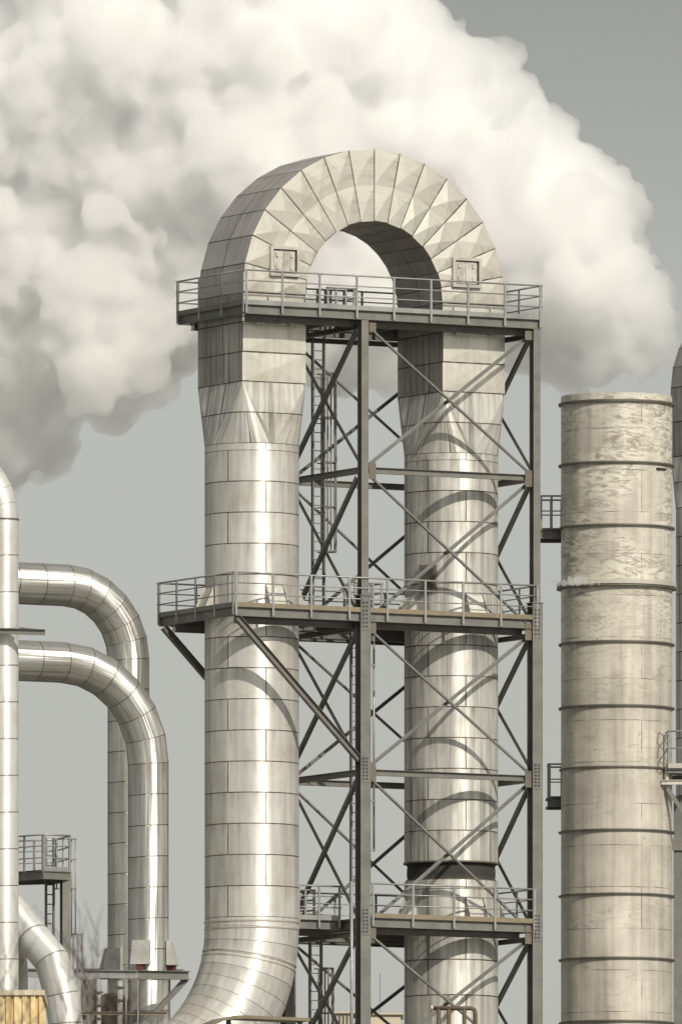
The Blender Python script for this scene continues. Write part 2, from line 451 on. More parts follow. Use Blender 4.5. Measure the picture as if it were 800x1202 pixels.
def route(start, d, items):
    """items: ('s', length, rowh) straight or ('b', radius, total_deg, segs, towards, rowstep) mitred bend"""
    p = Vector(start); d = Vector(d).normalized(); pts = [p.copy()]; rows = [0.0]
    for it in items:
        if it[0] == 's':
            p = p + d * it[1]; pts.append(p.copy()); rows.append(rows[-1] + max(1, round(it[1] / it[2])))
        else:
            _, rad, deg, segs, tow, step = it
            tow = Vector(tow); tow = (tow - d * tow.dot(d)).normalized()
            c = p + tow * rad; d0 = d.copy()
            for s in range(1, segs + 1):
                t = R(deg) * s / segs
                p = c - tow * rad * math.cos(t) + d0 * rad * math.sin(t)
                pts.append(p.copy()); rows.append(rows[-1] + step)
            d = d0 * math.cos(R(deg)) + tow * math.sin(R(deg))
    return pts, rows
def ringband(mb, c, r0, r1, h, n=64, axis=Vector((0, 0, 1)), mi=0):
    """flat collar round an axis: inner r0, outer r1, height h"""
    axis = axis.normalized(); a = axis.orthogonal().normalized(); b = axis.cross(a)
    def rg(r, z): return [c + axis * z + (a*math.cos(t) + b*math.sin(t)) * r for t in (2*math.pi*q/n for q in range(n))]
    mb.grid([rg(r0, -h/2), rg(r1, -h/2), rg(r1, h/2), rg(r0, h/2), rg(r0, -h/2)], None, True, True, mi, range(5))

# ------------------------------------------------------------------ ground
g = MB()
s = 9000
g.face([Vector((-s, -3000, 0)), Vector((s, -3000, 0)), Vector((s, 15000, 0)), Vector((-s, 15000, 0))])
tag(g.build('ground', M['ground']), kind='structure')

# ------------------------------------------------------------------ arched ducts
def rect_leg(mb, F, u0, u1, w0, w1, z1, z0, rows, row0, raise_=0.03):
    """creased rectangular leg from z1 down to z0"""
    zs = [z1 + (z0 - z1) * k / rows for k in range(rows + 1)]
    for k in range(rows):
        za, zb = zs[k], zs[k+1]; t = row0 + k
        for (w, sgn) in ((w0, -1), (w1, 1)):
            q = [F(u0, w, za), F(u1, w, za), F(u1, w, zb), F(u0, w, zb)]
            c = F((u0+u1)/2, w + sgn * raise_, (za+zb)/2)
            uq = [(0, t), (u1-u0, t), (u1-u0, t+1), (0, t+1)]; cu = ((u1-u0)/2, t+0.5)
            for i in range(4):
                j = (i + 1) % 4
                mb.face([q[i], q[j], c], [uq[i], uq[j], cu], 0)
        for (u, sgn) in ((u0, -1), (u1, 1)):
            wm = (w0 + w1) / 2
            for wa, wb in ((w0, wm), (wm, w1)):
                q = [F(u, wa, za), F(u, wb, za), F(u, wb, zb), F(u, wa, zb)]
                c = F(u + sgn * 0.012, (wa+wb)/2, (za+zb)/2)
                uq = [(wa-w0, t), (wb-w0, t), (wb-w0, t+1), (wa-w0, t+1)]; cu = ((wa+wb)/2-w0, t+0.5)
                for i in range(4):
                    j = (i + 1) % 4
                    mb.face([q[i], q[j], c], [uq[i], uq[j], cu], 1)

def transition(mb, F, u0, u1, w0, w1, zr, zc, r, rows, n=64):
    uc, wc = (u0+u1)/2, (w0+w1)/2
    corners = [(u1, w1), (u0, w1), (u0, w0), (u1, w0)]          # at 45, 135, 225, 315 deg
    def circ(k): t = 2*math.pi*k/n; return (uc + r*math.cos(t), wc + r*math.sin(t))
    def lay(a, b, t): return F(a[0] + (b[0]-a[0])*t, a[1] + (b[1]-a[1])*t, zr + (zc-zr)*t)
    arc = 2*math.pi*r/n
    q4 = n // 4
    for c in range(4):
        k0 = c * q4
        for k in range(k0, k0 + q4):                            # cone fan of this corner
            for s in range(rows):
                t0, t1 = s/rows, (s+1)/rows
                mb.face([lay(corners[c], circ(k), t0), lay(corners[c], circ(k+1), t0), lay(corners[c], circ(k+1), t1), lay(corners[c], circ(k), t1)],
                        [(k*arc, s), ((k+1)*arc, s), ((k+1)*arc, s+1), (k*arc, s+1)], 0)
        kk = k0 + q4                                            # flat triangle of the side after it
        cn = corners[(c+1) % 4]
        for s in range(rows):
            t0, t1 = s/rows, (s+1)/rows
            mb.face([lay(corners[c], circ(kk), t0), lay(cn, circ(kk), t0), lay(cn, circ(kk), t1), lay(corners[c], circ(kk), t1)],
                    [(kk*arc-1.2*(1-t0), s), (kk*arc+1.2*(1-t0), s), (kk*arc+1.2*(1-t1), s+1), (kk*arc-1.2*(1-t1), s+1)], 0)

def arch_bend(mb, F, uc, zs, r0, r1, w0, w1, segs, raise_=0.04, row0=40):
    rm = (r0 + r1) / 2
    def pt(r, a, w): return F(uc + r*math.cos(a), w, zs + r*math.sin(a))
    for i in range(segs):
        a0, a1 = math.pi*i/segs, math.pi*(i+1)/segs; t = row0 + i
        for w, sg in ((w0, -1), (w1, 1)):
            for ra, rb in ((r0, rm), (rm, r1)):
                q = [pt(ra, a0, w), pt(rb, a0, w), pt(rb, a1, w), pt(ra, a1, w)]
                c = (q[0]+q[1]+q[2]+q[3]) / 4 + W * sg * raise_ * (0.7 + 0.6 * rng.random())
                uq = [(ra-r0, t), (rb-r0, t), (rb-r0, t+1), (ra-r0, t+1)]; cu = ((ra+rb)/2-r0, t+.5)
                for k in range(4):
                    j = (k+1) % 4
                    mb.face([q[k], q[j], c], [uq[k], uq[j], cu], 0)
        wm = (w0+w1)/2
        for rr in (r0, r1):
            for wa, wb in ((w0, wm), (wm, w1)):
                mb.face([pt(rr, a0, wa), pt(rr, a0, wb), pt(rr, a1, wb), pt(rr, a1, wa)],
                        [(wa-w0, t), (wb-w0, t), (wb-w0, t+1), (wa-w0, t+1)], 1)

def support_bracket(F, uc, wc, r, z, ang, parent):
    """small sloping sheet bracket that stands on a deck against the duct"""
    mb = MB(); d = U * math.cos(ang) + W * math.sin(ang); s = U * -math.sin(ang) + W * math.cos(ang)
    c = F(uc, wc, z); hw, dep, h, t = 0.34, 0.42, 0.78, 0.03
    ri = r * 0.965
    for sg in (-1, 1):
        p = [c + s*sg*hw + d*ri, c + s*sg*hw + d*(r+dep), c + s*sg*hw + d*(r+0.06) + Vector((0,0,h)), c + s*sg*hw + d*ri + Vector((0,0,h))]
        q = [x + s * (-sg) * t for x in p]
        mb.face(p); mb.face(q[::-1])
        for i in range(4):
            j = (i+1) % 4; mb.face([p[i], p[j], q[j], q[i]])
    a = [c + s*-hw*.86 + d*(r+dep-.04), c + s*hw*.86 + d*(r+dep-.04), c + s*hw*.86 + d*(r+.04) + Vector((0,0,h*.92)), c + s*-hw*.86 + d*(r+.04) + Vector((0,0,h*.92))]
    b = [x - d * 0.03 for x in a]
    mb.face(a); mb.face(b[::-1])
    for i in range(4):
        j = (i+1) % 4; mb.face([a[i], a[j], b[j], b[i]])
    return mb.build('support_bracket', M['bracket'], parent)

def hatch(F, u, w, z, ww, hh, parent):
    fr = MB(); t, dp = 0.10, 0.13
    for (ua, ub, za, zb) in ((u-ww/2, u+ww/2, z+hh/2-t, z+hh/2), (u-ww/2, u+ww/2, z-hh/2, z-hh/2+t),
                             (u-ww/2, u-ww/2+t, z-hh/2+t, z+hh/2-t), (u+ww/2-t, u+ww/2, z-hh/2+t, z+hh/2-t)):
        fr.bar(F((ua+ub)/2, w-dp, (za+zb)/2), F((ua+ub)/2, w+0.02, (za+zb)/2), ub-ua, zb-za)
    f = fr.build('hatch', M['bracket'], parent)
    d = MB()
    d.bar(F(u, w-0.055, z), F(u, w+0.015, z), ww-2*t-0.10, hh-2*t-0.06)
    d.bar(F(u-0.02, w-0.085, z), F(u-0.02, w-0.056, z), 0.035, hh-2*t-0.10)
    for k in range(4):
        d.bar(F(u+(-.28 if k % 2 else .26)*ww*.9, w-0.10, z+(.22 if k < 2 else -.2)*hh), F(u+(-.28 if k % 2 else .26)*ww*.9, w-0.056, z+(.22 if k < 2 else -.2)*hh), 0.09, 0.14)
    d.build('door', M['hatch'], f)
    rc = MB(); rc.bar(F(u, w-0.03, z), F(u, w+0.01, z), ww-2*t+0.02, hh-2*t+0.02)
    rc.build('recess', M['hatch_dark'], f)

ZT, ZM, ZB = 58.50, 48.62, 38.62               # decks of the three platforms
ZSP = 58.95                                    # springing of the arch
UA0, UA1, UB0, UB1 = 0.43, 2.80, 7.93, 10.28   # left and right leg in u
W0, W1 = 0.95, 3.98
RD = 1.545
ZR, ZCI = 56.05, 54.05                         # rectangle ends / circle starts
WC = (W0 + W1) / 2
UCA, UCB = (UA0 + UA1) / 2, (UB0 + UB1) / 2

duct = thing('arched_duct', L(5.35, WC, 0), 'huge metal duct bent in an upside down U over the tower, with two access hatches', 'duct')
b = MB(); arch_bend(b, L, (UA1 + UB0) / 2, ZSP, (UB0 - UA1) / 2, (UB1 - UA0) / 2, W0, W1, 16)
b.build('arch', [M['arch_face'], M['arch_side']], duct)
for (ua, ub) in ((UA0, UA1), (UB0, UB1)):
    b = MB(); rect_leg(b, L, ua, ub, W0, W1, ZSP, ZR, 3, 10)
    b.build('rectangular_leg', [M['arch_face'], M['leg_side']], duct)
    b = MB(); transition(b, L, ua, ub, W0, W1, ZR, ZCI, RD, 2)
    b.build('transition', M['duct_dirty'], duct)
# left leg: straight, then a mitred bend towards -U, on down to the ground
pts, rows = route(L(UCA, WC, ZCI), (0, 0, -1), [('s', 0.22, 0.22), ('s', ZCI - 0.22 - 38.25, 1.017), ('b', 5.6, 55, 10, -U, 1), ('s', 4.0, 1.0), ('b', 5.6, 55, 10, Vector((0, 0, -1)), 1)])
e = pts[-1]; pts.append(Vector((e.x, e.y, 0))); rows.append(rows[-1] + round(e.z))
cut = pts[2] + Vector((0, 0, 0.31))
b = MB(); pipe(b, pts[:2] + [cut], rows[:3], RD, 72, sharp=False); b.build('round_leg', M['duct'], duct)
b = MB(); pipe(b, [cut] + pts[2:], [0] + [x - rows[2] + 1 for x in rows[2:]], RD, 72, sharp=False, s0=2.43); b.build('elbow', M['duct_elbow'], duct)
b = MB()
for z in (38.25 + 0.2, 38.25 - 0.02): ringband(b, L(UCA, WC, z), RD - 0.01, RD + 0.025, 0.05, 72)
b.build('collar', M['bracket'], duct)
b = MB(); k = 4; ax = (pts[k+1] - pts[k-1]).normalized()
for dd in (-0.08, 0.08): ringband(b, pts[k] + ax*dd, RD - 0.01, RD + 0.025, 0.05, 72, ax)
b.build('collar', M['bracket'], duct)
# right leg with bellows
ZBL1, ZBL0 = 40.62, 40.02
pts, rows = route(L(UCB, WC, ZCI), (0, 0, -1), [('s', 0.22, 0.22), ('s', ZCI - 0.22 - ZBL1, 1.0)])
b = MB(); pipe(b, pts, rows, RD, 72, False); b.build('round_leg', M['duct_dirty'], duct, label='streaked upper length of the right leg')
b = MB()
rs = []
zz = [ZBL1 + .02, ZBL1 - .04, ZBL1 - .10, ZBL1 - .2, ZBL0 + .2, ZBL0 + .08, ZBL0 + .04, ZBL0 - .02]
rr = [RD - .02, RD - .05, RD - .10, RD - .085, RD - .08, RD - .10, RD - .06, RD - .06]
for z, r_ in zip(zz, rr):
    rs.append([L(UCB + r_*math.cos(2*math.pi*q/72), WC + r_*math.sin(2*math.pi*q/72), z) for q in range(72)])
b.grid(rs); b.build('bellows', M['bellows'], duct)
b = MB(); ringband(b, L(UCB, WC, ZBL1), RD - .1, RD + .04, 0.05, 72); ringband(b, L(UCB, WC, ZBL0), RD - .14, RD - .04, 0.06, 72)
b.build('flange', M['ring'], duct)
pts, rows = route(L(UCB, WC, ZBL0), (0, 0, -1), [('s', 0.3, 0.3), ('s', 34.0, 1.0)])
pts[-1].z = 0.0
b = MB(); pipe(b, pts, rows, RD, 72, False); b.build('round_leg', M['duct_dirty'], duct, label='lower length of the right leg below the black bellows')
hatch(L, 1.97, W0, 60.02, 1.08, 0.98, duct)
hatch(L, 8.80, W0, 59.98, 1.08, 0.98, duct)
# small recessed hatch low on the right leg
b = MB(); an = R(212); dd = U*math.cos(an) + W*math.sin(an); c = L(UCB, WC, 49.95) + dd * RD
b.bar(c - dd*.03, c + dd*.09, 0.62, 0.86); hh_ = b.build('hatch', M['gusset'], duct, label='small dark hatch just above the middle platform')
b = MB(); b.bar(c + dd*.088, c + dd*.095, 0.44, 0.66); b.build('door', M['hatch_dark'], hh_)
for uc_ in (UCA, UCB):
    for an in (-90, 180, 0, 90): support_bracket(L, uc_, WC, RD, ZM + 0.02, R(an), duct)
for an in (-90, 180, 0): support_bracket(L, UCB, WC, RD, ZB + 0.02, R(an), duct)

# ------------------------------------------------------------------ platforms and rails
def rail_run(plat, p0, p1, step, hgt=1.08, out=Vector((0, 0, 0)), mids=2, ext0=0.0, ext1=0.0, drop=0.3):
    """guard rail between p0 and p1 at deck level: top rail > mid rails, posts"""
    d = (p1 - p0); ln = d.length; d = d / ln; up = Vector((0, 0, 1))
    t = MB(); t.tube([p0 - d*ext0 + up*hgt, p1 + d*ext1 + up*hgt], 0.030, 8)
    gr = t.build('guard_rail', M['rail'], plat)
    for k in range(1, mids + 1):
        m_ = MB(); m_.tube([p0 - d*ext0 + up*(hgt*(k/(mids+1))+.02), p1 + d*ext1 + up*(hgt*(k/(mids+1))+.02)], 0.021, 6)
        m_.build('mid_rail', M['rail'], gr)
    n = max(1, round(ln / step))
    for k in range(n + 1):
        p = p0 + d * (ln * k / n)
        if k == 0: p = p + d*0.05
        if k == n: p = p - d*0.05
        q = MB(); q.bar(p - up*drop + out, p + up*hgt + out, 0.035, 0.075, d); q.build('post', M['rail'], gr)
    return gr

def platform(name, F, u0, u1, w0, w1, z, label, sides, toe=False, step=1.45, depth=0.30, holes=(), joists=True, grp='steel platforms of the tower', cat='platform', base_z=None):
    pl = thing(name, F((u0+u1)/2, (w0+w1)/2, z - depth), label, cat, grp)
    g_ = MB()
    # bearing bars of the open grating run across the walkway
    n = int((u1 - u0) / 0.05)
    for k in range(n + 1):
        u = u0 + (u1 - u0) * k / n
        spans = [(w0 + 0.02, w1 - 0.02)]
        for (hu, hw, hr) in holes:
            if abs(u - hu) < hr:
                h = math.sqrt(hr*hr - (u-hu)**2); ns = []
                for a_, b_ in spans:
                    if hw - h > a_: ns.append((a_, min(b_, hw - h)))
                    if hw + h < b_: ns.append((max(a_, hw + h), b_))
                spans = ns
        for a_, b_ in spans:
            g_.bar(F(u, a_, z - 0.02), F(u, b_, z - 0.02), 0.008, 0.035)
    g_.build('grating', M['grate'], pl)
    ch = Cpoly(0.10, depth)
    def edge(a, c_):
        e_ = MB(); e_.prism(F(*a, z - 0.04 - depth/2), F(*c_, z - 0.04 - depth/2), ch)
        return e_.build('edge_beam', M['steel'], pl)
    ef = edge((u0, w0 + .1), (u1, w0 + .1)); edge((u1, w1 - .1), (u0, w1 - .1))
    edge((u0 + .1, w1 - 0.1), (u0 + .1, w0 + 0.1)); edge((u1 - .1, w0 + 0.1), (u1 - .1, w1 - 0.1))
    tm = M['toe'] if toe else M['rail']
    for sd, (a, c_) in dict(front=((u0, w0 - .012), (u1, w0 - .012)), left=((u0 - .012, w1), (u0 - .012, w0))).items():
        if sd in sides:
            tb = MB(); tb.bar(F(*a, z + 0.035), F(*c_, z + 0.035), 0.012, 0.15); tb.build('toe_board', tm if sd == 'front' else M['steel'], pl)
    if joists:
        k = u0 + 0.9
        while k < u1 - 0.4:
            if not any(abs(k - hu) < hr for hu, hw, hr in holes):
                j = MB(); j.prism(F(k, w0 + .12, z - 0.18), F(k, w1 - .12, z - 0.18), Hpoly(0.12, 0.22, 0.014, 0.01)); j.build('joist', M['steel'], pl)
            k += 1.25
        for w in (w0 + 0.55, w1 - 0.40):
            j = MB(); j.prism(F(u0 + .3, w, z - 0.42), F(u1 - .3, w, z - 0.42), Hpoly(0.14, 0.24, 0.014, 0.01)); j.build('bearer', M['steel'], pl)
    cor = dict(front=((u0, w0), (u1, w0)), left=((u0, w1), (u0, w0)), right=((u1, w0), (u1, w1)), back=((u1, w1), (u0, w1)))
    outs = dict(front=-W*.03, left=-U*.03, right=U*.03, back=W*.03)
    for sd in sides:
        a, c_ = cor[sd]
        rail_run(pl, F(*a, z), F(*c_, z), step, 1.08, outs[sd], ext0=0.06, ext1=0.06)
    return pl

holeA, holeB = (UCA, WC, RD + 0.08), (UCB, WC, RD + 0.08)
top_pl = platform('access_platform', L, 0.0, 11.12, 0.0, 4.6, ZT, 'uppermost steel platform round the foot of the duct arch', ('front', 'left', 'right', 'back'))
mid_pl = platform('access_platform', L, -0.38, 11.0, 0.0, 5.2, ZM, 'middle steel platform round both duct legs, propped by two sloping struts', ('front', 'left', 'right', 'back'), toe=True, holes=(holeA, holeB))
low_pl = platform('access_platform', L, 4.72, 10.9, 0.0, 5.2, ZB, 'lowest tower platform, level with the black bellows on the right duct leg', ('front', 'right', 'back'), toe=True, holes=(holeB,))
# gallery that links the lowest platform to the left duct leg
gal = platform('access_platform', L, 3.0, 4.62, 1.9, 5.2, ZB, 'short railed gallery between the left duct leg and the lower tower platform', ('front', 'left', 'back'), step=0.8)
# railed ladder opening on the top deck
for nm, F_, u, w, z, lb in (('ladder_guard', L, 5.5, 3.75, ZT, 'dark railed cage round the ladder opening on the top platform'),
                            ('ladder_guard', L, 5.3, 1.55, ZM, 'small railed cage round the ladder opening on the middle platform'),
                            ('ladder_guard', L, 3.9, 3.6, ZB, 'railed cage of close bars on the lower gallery beside the left duct leg')):
    lg = thing(nm, F_(u, w, z), lb, 'railing', 'rails round ladder openings')
    rail_run(lg, F_(u - .55, w - .3, z + .01), F_(u + .55, w - .3, z + .01), 0.4, 1.02, drop=0)
    rail_run(lg, F_(u + .55, w - .3, z + .01), F_(u + .55, w + .4, z + .01), 0.7, 1.02, drop=0)
    rail_run(lg, F_(u - .55, w + .4, z + .01), F_(u + .55, w + .4, z + .01), 0.55, 1.02, drop=0)

# ------------------------------------------------------------------ steel tower
UL, UR, WF, WB = 4.50, 10.97, 0.16, 5.25
tower = thing('steel_tower', L((UL+UR)/2, (WF+WB)/2, 0), 'braced four legged steel frame that carries the arched duct and its platforms', 'steel tower')
levels = [ZT - 0.42, 53.25, ZM - 0.42, 43.35, ZB - 0.42, 33.6, 28.8, 24.0, 19.2, 14.4, 9.6, 4.8]
ZSPL = 49.12
for (u, w) in ((UL, WF), (UR, WF), (UL, WB), (UR, WB)):
    c_ = MB(); c_.prism(L(u, w, ZSPL), L(u, w, ZT - 0.35), Hpoly(0.26, 0.28, 0.022, 0.014), W); c_.build('column', M['steel'], tower)
    c_ = MB(); c_.prism(L(u, w, 0), L(u, w, ZSPL), Hpoly(0.38, 0.38, 0.026, 0.016), W); lo = c_.build('column', M['steel'], tower)
    cp = MB(); cp.bar(L(u, w, ZSPL), L(u, w, ZSPL + 0.03), 0.44, 0.44, W); cp.build('cap_plate', M['steel'], lo)
    if w == WF:
        for zc_, hh2, ww2 in ((ZSPL - 0.62, 1.05, 0.30), (43.45, 0.90, 0.30), (ZB - 0.15, 0.95, 0.30)):
            sp = MB(); fw = w - 0.19
            sp.bar(L(u, fw - 0.013, zc_), L(u, fw - 0.001, zc_), ww2, hh2)
            for i in range(7):
                for j in (-1, 1):
                    sp.bar(L(u - 0.03 + j*0.06, fw - 0.03, zc_ + hh2*(i-3)*0.125), L(u - 0.03 + j*0.06, fw - 0.0135, zc_ + hh2*(i-3)*0.125), 0.05, 0.05, mi=1)
            sp.build('splice_plate', [M['steel'], M['bolt']], lo)
def brace(p0, p1, a, off, name='brace', mat='brace', poly=None, up=None):
    d = (p1 - p0).normalized()
    q = MB(); q.prism(p0 + off + d*0.30, p1 + off - d*0.30, poly or Lpoly(a), up or Vector((0, 0, 1)))
    return q.build(name, M[mat], tower)
for i in range(len(levels) - 1):
    z1, z0 = levels[i], levels[i+1]
    low = z1 < 30
    # front
    brace(L(UL, WF, z1), L(UR, WF, z0), 0.10, -W*0.06)
    brace(L(UL, WF, z0), L(UR, WF, z1), 0.10, W*0.06)
    # back
    brace(L(UL, WB, z1), L(UR, WB, z0), 0.10, W*0.06)
    brace(L(UL, WB, z0), L(UR, WB, z1), 0.10, -W*0.06)
    for u in (UL, UR):
        brace(L(u, WF, z1), L(u, WB, z0), 0.13, -U*0.085)
        brace(L(u, WF, z0), L(u, WB, z1), 0.13, U*0.085)
for z in levels:
    deck = abs(z - (ZM - .42)) < .01 or abs(z - (ZB - .42)) < .01 or abs(z - (ZT - .42)) < .01
    poly = Hpoly(0.17, 0.20, 0.016, 0.012) if not deck else Hpoly(0.16, 0.16, 0.014, 0.01)
    ins = 0.2
    zz_ = z if not deck else z - 0.12
    for (u0, w0, u1, w1) in ((UL+ins, WF, UR-ins, WF), (UL+ins, WB, UR-ins, WB), (UL, WF+ins, UL, WB-ins), (UR, WF+ins, UR, WB-ins)):
        if deck and w0 == WF and w1 == WF: continue
        q = MB(); q.prism(L(u0, w0, zz_), L(u1, w1, zz_), poly); q.build('beam', M['steel'], tower)
for z in levels[:6]:
    for (u, sg) in ((UL, 1), (UR, -1)):
        q = MB(); q.bar(L(u + sg*0.30, WF - 0.10, z - 0.30), L(u + sg*0.30, WF - 0.10, z + 0.24 if z < ZT - 1 else z + 0.0), 0.26, 0.02, W)
        q.build('gusset_plate', M['gusset'], tower)
# struts below the cantilevered middle platform
for w in (0.10, 5.08):
    q = MB(); q.prism(L(-0.25, w, ZM - 0.36), L(UL - 0.18, w, 43.75), Hpoly(0.20, 0.20, 0.016, 0.012)); q.build('strut', M['steel'], tower)

# ------------------------------------------------------------------ ladders
def ladder(u, w, z0, z1, label, cage0=None, cage_du=1, F=L, wd=0.42):
    ld = thing('caged_ladder', F(u, w, z0), label, 'ladder', 'ladders of the tower')
    for s_ in (-1, 1):
        q = MB(); q.bar(F(u + s_*wd/2, w, z0), F(u + s_*wd/2, w, z1), 0.055, 0.13, W); q.build('stringer', M['steel'], ld)
    z = z0 + 0.2
    while z < z1:
        q = MB(); q.tube([F(u - wd/2, w, z), F(u + wd/2, w, z)], 0.017, 6); q.build('rung', M['steel'], ld); z += 0.30
    if cage0 is not None:
        rc = 0.36
        z = cage0; hoops = []
        def cp(t): return (u + 0.02 + cage_du*(0.26 + 0.0) + cage_du*rc*math.sin(t), w - rc*math.cos(t)*0.9)
        while z < z1 + 0.01:
            pts_ = [F(u - wd/2*cage_du + 0.0, w - .02, z)] if False else []
            for k in range(11):
                t = -math.pi*0.15 + math.pi*1.3*k/10
                a_ = cp(t); pts_.append(F(a_[0], a_[1], z))
            q = MB(); q.tube(pts_, 0.022, 6); q.build('cage_hoop', M['steel'], ld); z += 1.47
        zt = z - 1.47
        for t in (0.05, 0.9, 1.7, 2.5, 3.1):
            a_ = cp(t); q = MB(); q.bar(F(a_[0], a_[1], cage0), F(a_[0], a_[1], zt), 0.05, 0.02, W); q.build('cage_bar', M['steel'], ld)
    return ld
ladder(5.2, 4.45, ZM + 0.02, ZT - 0.35, 'long caged ladder between the middle and the top platform', ZM + 2.3)
ladder(5.15, 1.75, ZB + 0.02, ZM - 0.35, 'dark ladder between the lowest and the middle tower platform beside the front column')
ladder(5.1, 4.45, 20.0, ZB - 0.35, 'ladder that drops from the lower gallery out of the bottom of the picture', 21.0)
q = MB(); q.tube([P(438.6, 745, 587.6), P(438.6, 1000, 587.6)], 0.035, 8)
vent = q.build('vent_pipe', M['rail'], base=P(438.6, 1000, 585.0))
for yy in (781, 940, 998):
    k_ = MB(); k_.bar(P(434, yy, 587.5), P(440.5, yy, 587.5), 0.03, 0.06); k_.build('pipe_clip', M['rail'], vent)
tag(vent, 'thin upright pipe just right of the front left tower column below the middle platform', 'pipe')
q = MB(); q.tube([P(412.5, 1035, 584.5), P(412.5, 1202, 584.5), L(4.1, 0.2, 25.0)], 0.05, 8)
tag(q.build('drain_pipe', M['rail'], base=L(4.1, .2, 25)), 'pale thin pipe left of the front left column, running past the lowest platform', 'pipe')

# ------------------------------------------------------------------ chimney on the right
YC = 598.0; SC = FPX / YC
cx = (723.3 - 400) / SC; RC = 65.3 / SC
def zc(y): return CAMZ + (HOR - y) / SC
ch = thing('steel_chimney', (cx, YC, 0), 'thick scuffed pale steel chimney with dark stiffener rings on the right', 'chimney')
cc = Vector((cx, YC, 0))
def circ(r, z, n=96): return [Vector((cx + r*math.cos(2*math.pi*q/n), YC + r*math.sin(2*math.pi*q/n), z)) for q in range(n)]
b = MB(); zs_ = [0, zc(692), zc(470)]
b.grid([circ(RC, z) for z in zs_], lambda i, k: (k*2*math.pi*RC/96, zs_[i]))
zt = zc(466)
b.grid([circ(RC, zc(470)), circ(RC - .005, zt), circ(RC - .09, zt), circ(RC - .09, zt - 4)], lambda i, k: (k*2*math.pi*RC/96, zt + i), sharp_rings=(1, 2))
b.build('shell', M['stack'], ch)
ring_y = [(475.5, .09, .07), (547.5, .09, .055), (621, .09, .055), (757.5, .085, .055), (832.5, .085, .055), (904.5, .06, .055), (978, .085, .05), (1053, .085, .05), (1128, .085, .05), (1202, .085, .05)]
for y, dr, hh3 in ring_y:
    b = MB(); ringband(b, Vector((cx, YC, zc(y))), RC - .01, RC + dr, hh3, 96); b.build('stiffener_ring', M['ring'], ch)
y = 1277
while zc(y) > 1.5:
    b = MB(); ringband(b, Vector((cx, YC, zc(y))), RC - .01, RC + .085, .05, 48); b.build('stiffener_ring', M['ring'], ch); y += 75
b = MB(); ringband(b, Vector((cx, YC, zc(687.5))), RC - .01, RC + .14, .15, 96); b.build('stiffener_ring', M['stack'], ch, label='deep pale ring with a lip, leaking a little steam')
b = MB(); ringband(b, Vector((cx, YC, zc(691.8))), RC - .01, RC + .15, .05, 96); b.build('stiffener_ring', M['ring'], ch)
b = MB(); b.bar(P(770, 550, YC - RC*.72), P(780, 551.2, YC - RC*.50), .10, .07); b.build('lug', M['bolt'], ch)

# platforms of the chimney
def small_platform(p_a, p_b, depth, label, rail_h=1.05, right=True, cat='platform', sides='flr', floor_h=.3, step=.9):
    """p_a, p_b: front deck corners; depth back along +Y"""
    back = Vector((0, depth, 0))
    pl = thing('service_platform', (p_a + p_b) / 2 - Vector((0, 0, floor_h)), label, cat, 'small platforms on the chimney')
    g_ = MB(); g_.bar((p_a + back*.5) - Vector((0, 0, .05)), (p_b + back*.5) - Vector((0, 0, .05)), depth*.96, .06); g_.build('deck', M['grate'], pl)
    for (a_, c_) in ((p_a, p_b), (p_b, p_b + back), (p_a + back, p_a), (p_b + back, p_a + back)):
        e_ = MB(); e_.prism(a_ - Vector((0, 0, floor_h/2 + .085)), c_ - Vector((0, 0, floor_h/2 + .085)), Cpoly(.08, floor_h)); e_.build('edge_beam', M['steel'], pl)
    if 'f' in sides: rail_run(pl, p_a, p_b, step, rail_h, mids=1, drop=.1)
    if 'l' in sides: rail_run(pl, p_a + back, p_a, step, rail_h, mids=1, drop=.1)
    if 'r' in sides: rail_run(pl, p_b, p_b + back, step, rail_h, mids=1, drop=.1)
    if 'b' in sides: rail_run(pl, p_b + back, p_a + back, step, rail_h, mids=1, drop=.1)
    return pl
small_platform(P(633, 619, 598.6), P(661, 619, 598.6), 1.6, 'small railed platform on the left of the chimney, level with its third ring', sides='flb', step=.5)
small_platform(P(643, 934, 598.6), P(661, 934, 598.6), 1.4, 'tiny railed platform low on the left flank of the chimney', sides='flb', step=.4)
rp = small_platform(P(783, 900, 596.70), P(815, 900, 596.70), 3.0, 'railed platform cut off by the right edge, beside the chimney', sides='fl', rail_h=1.18, floor_h=.14, step=.95)
b = MB(); b.bar(P(783.5, 899, 596.65), P(815, 899, 596.65), .02, .16); b.build('toe_board', M['bracket'], rp)
b = MB(); b.prism(P(776, 918.5, 596.80), P(815, 918.5, 596.80), Hpoly(.12, .16)); b.build('bearer', M['bracket'], rp)
b = MB(); b.bar(P(782, 900, 596.80), P(782, 917, 596.80), .1, .1, W); b.build('stub_post', M['bracket'], rp)
b = MB(); b.bar(P(783, 926, 596.90), P(806, 960, 596.90), .12, .14); b.build('strut', M['steel'], rp)
b = MB(); b.face([P(776.5, 920, 597.10), P(786, 920, 597.10), P(787.5, 941, 597.10), P(784, 931, 597.10), P(776.5, 924, 597.10)])
b.face([p + Vector((0, .03, 0)) for p in (P(776.5, 920, 597.10), P(786, 920, 597.10), P(787.5, 941, 597.10), P(784, 931, 597.10), P(776.5, 924, 597.10))][::-1])
b.build('gusset_plate', M['bracket'], rp)
cl = thing('caged_ladder', P(778, 930, 597.10), 'narrow caged ladder up the chimney at the right edge platform', 'ladder')
for x in (776.5, 780.5):
    q = MB(); q.tube([P(x, 925, 597.50), P(x, 859, 597.50)], .028, 6); q.build('stringer', M['rail'], cl)
for k in range(7):
    q = MB(); q.tube([P(776.5, 920 - k*9, 597.50), P(780.5, 920 - k*9, 597.50)], .018, 6); q.build('rung', M['rail'], cl)
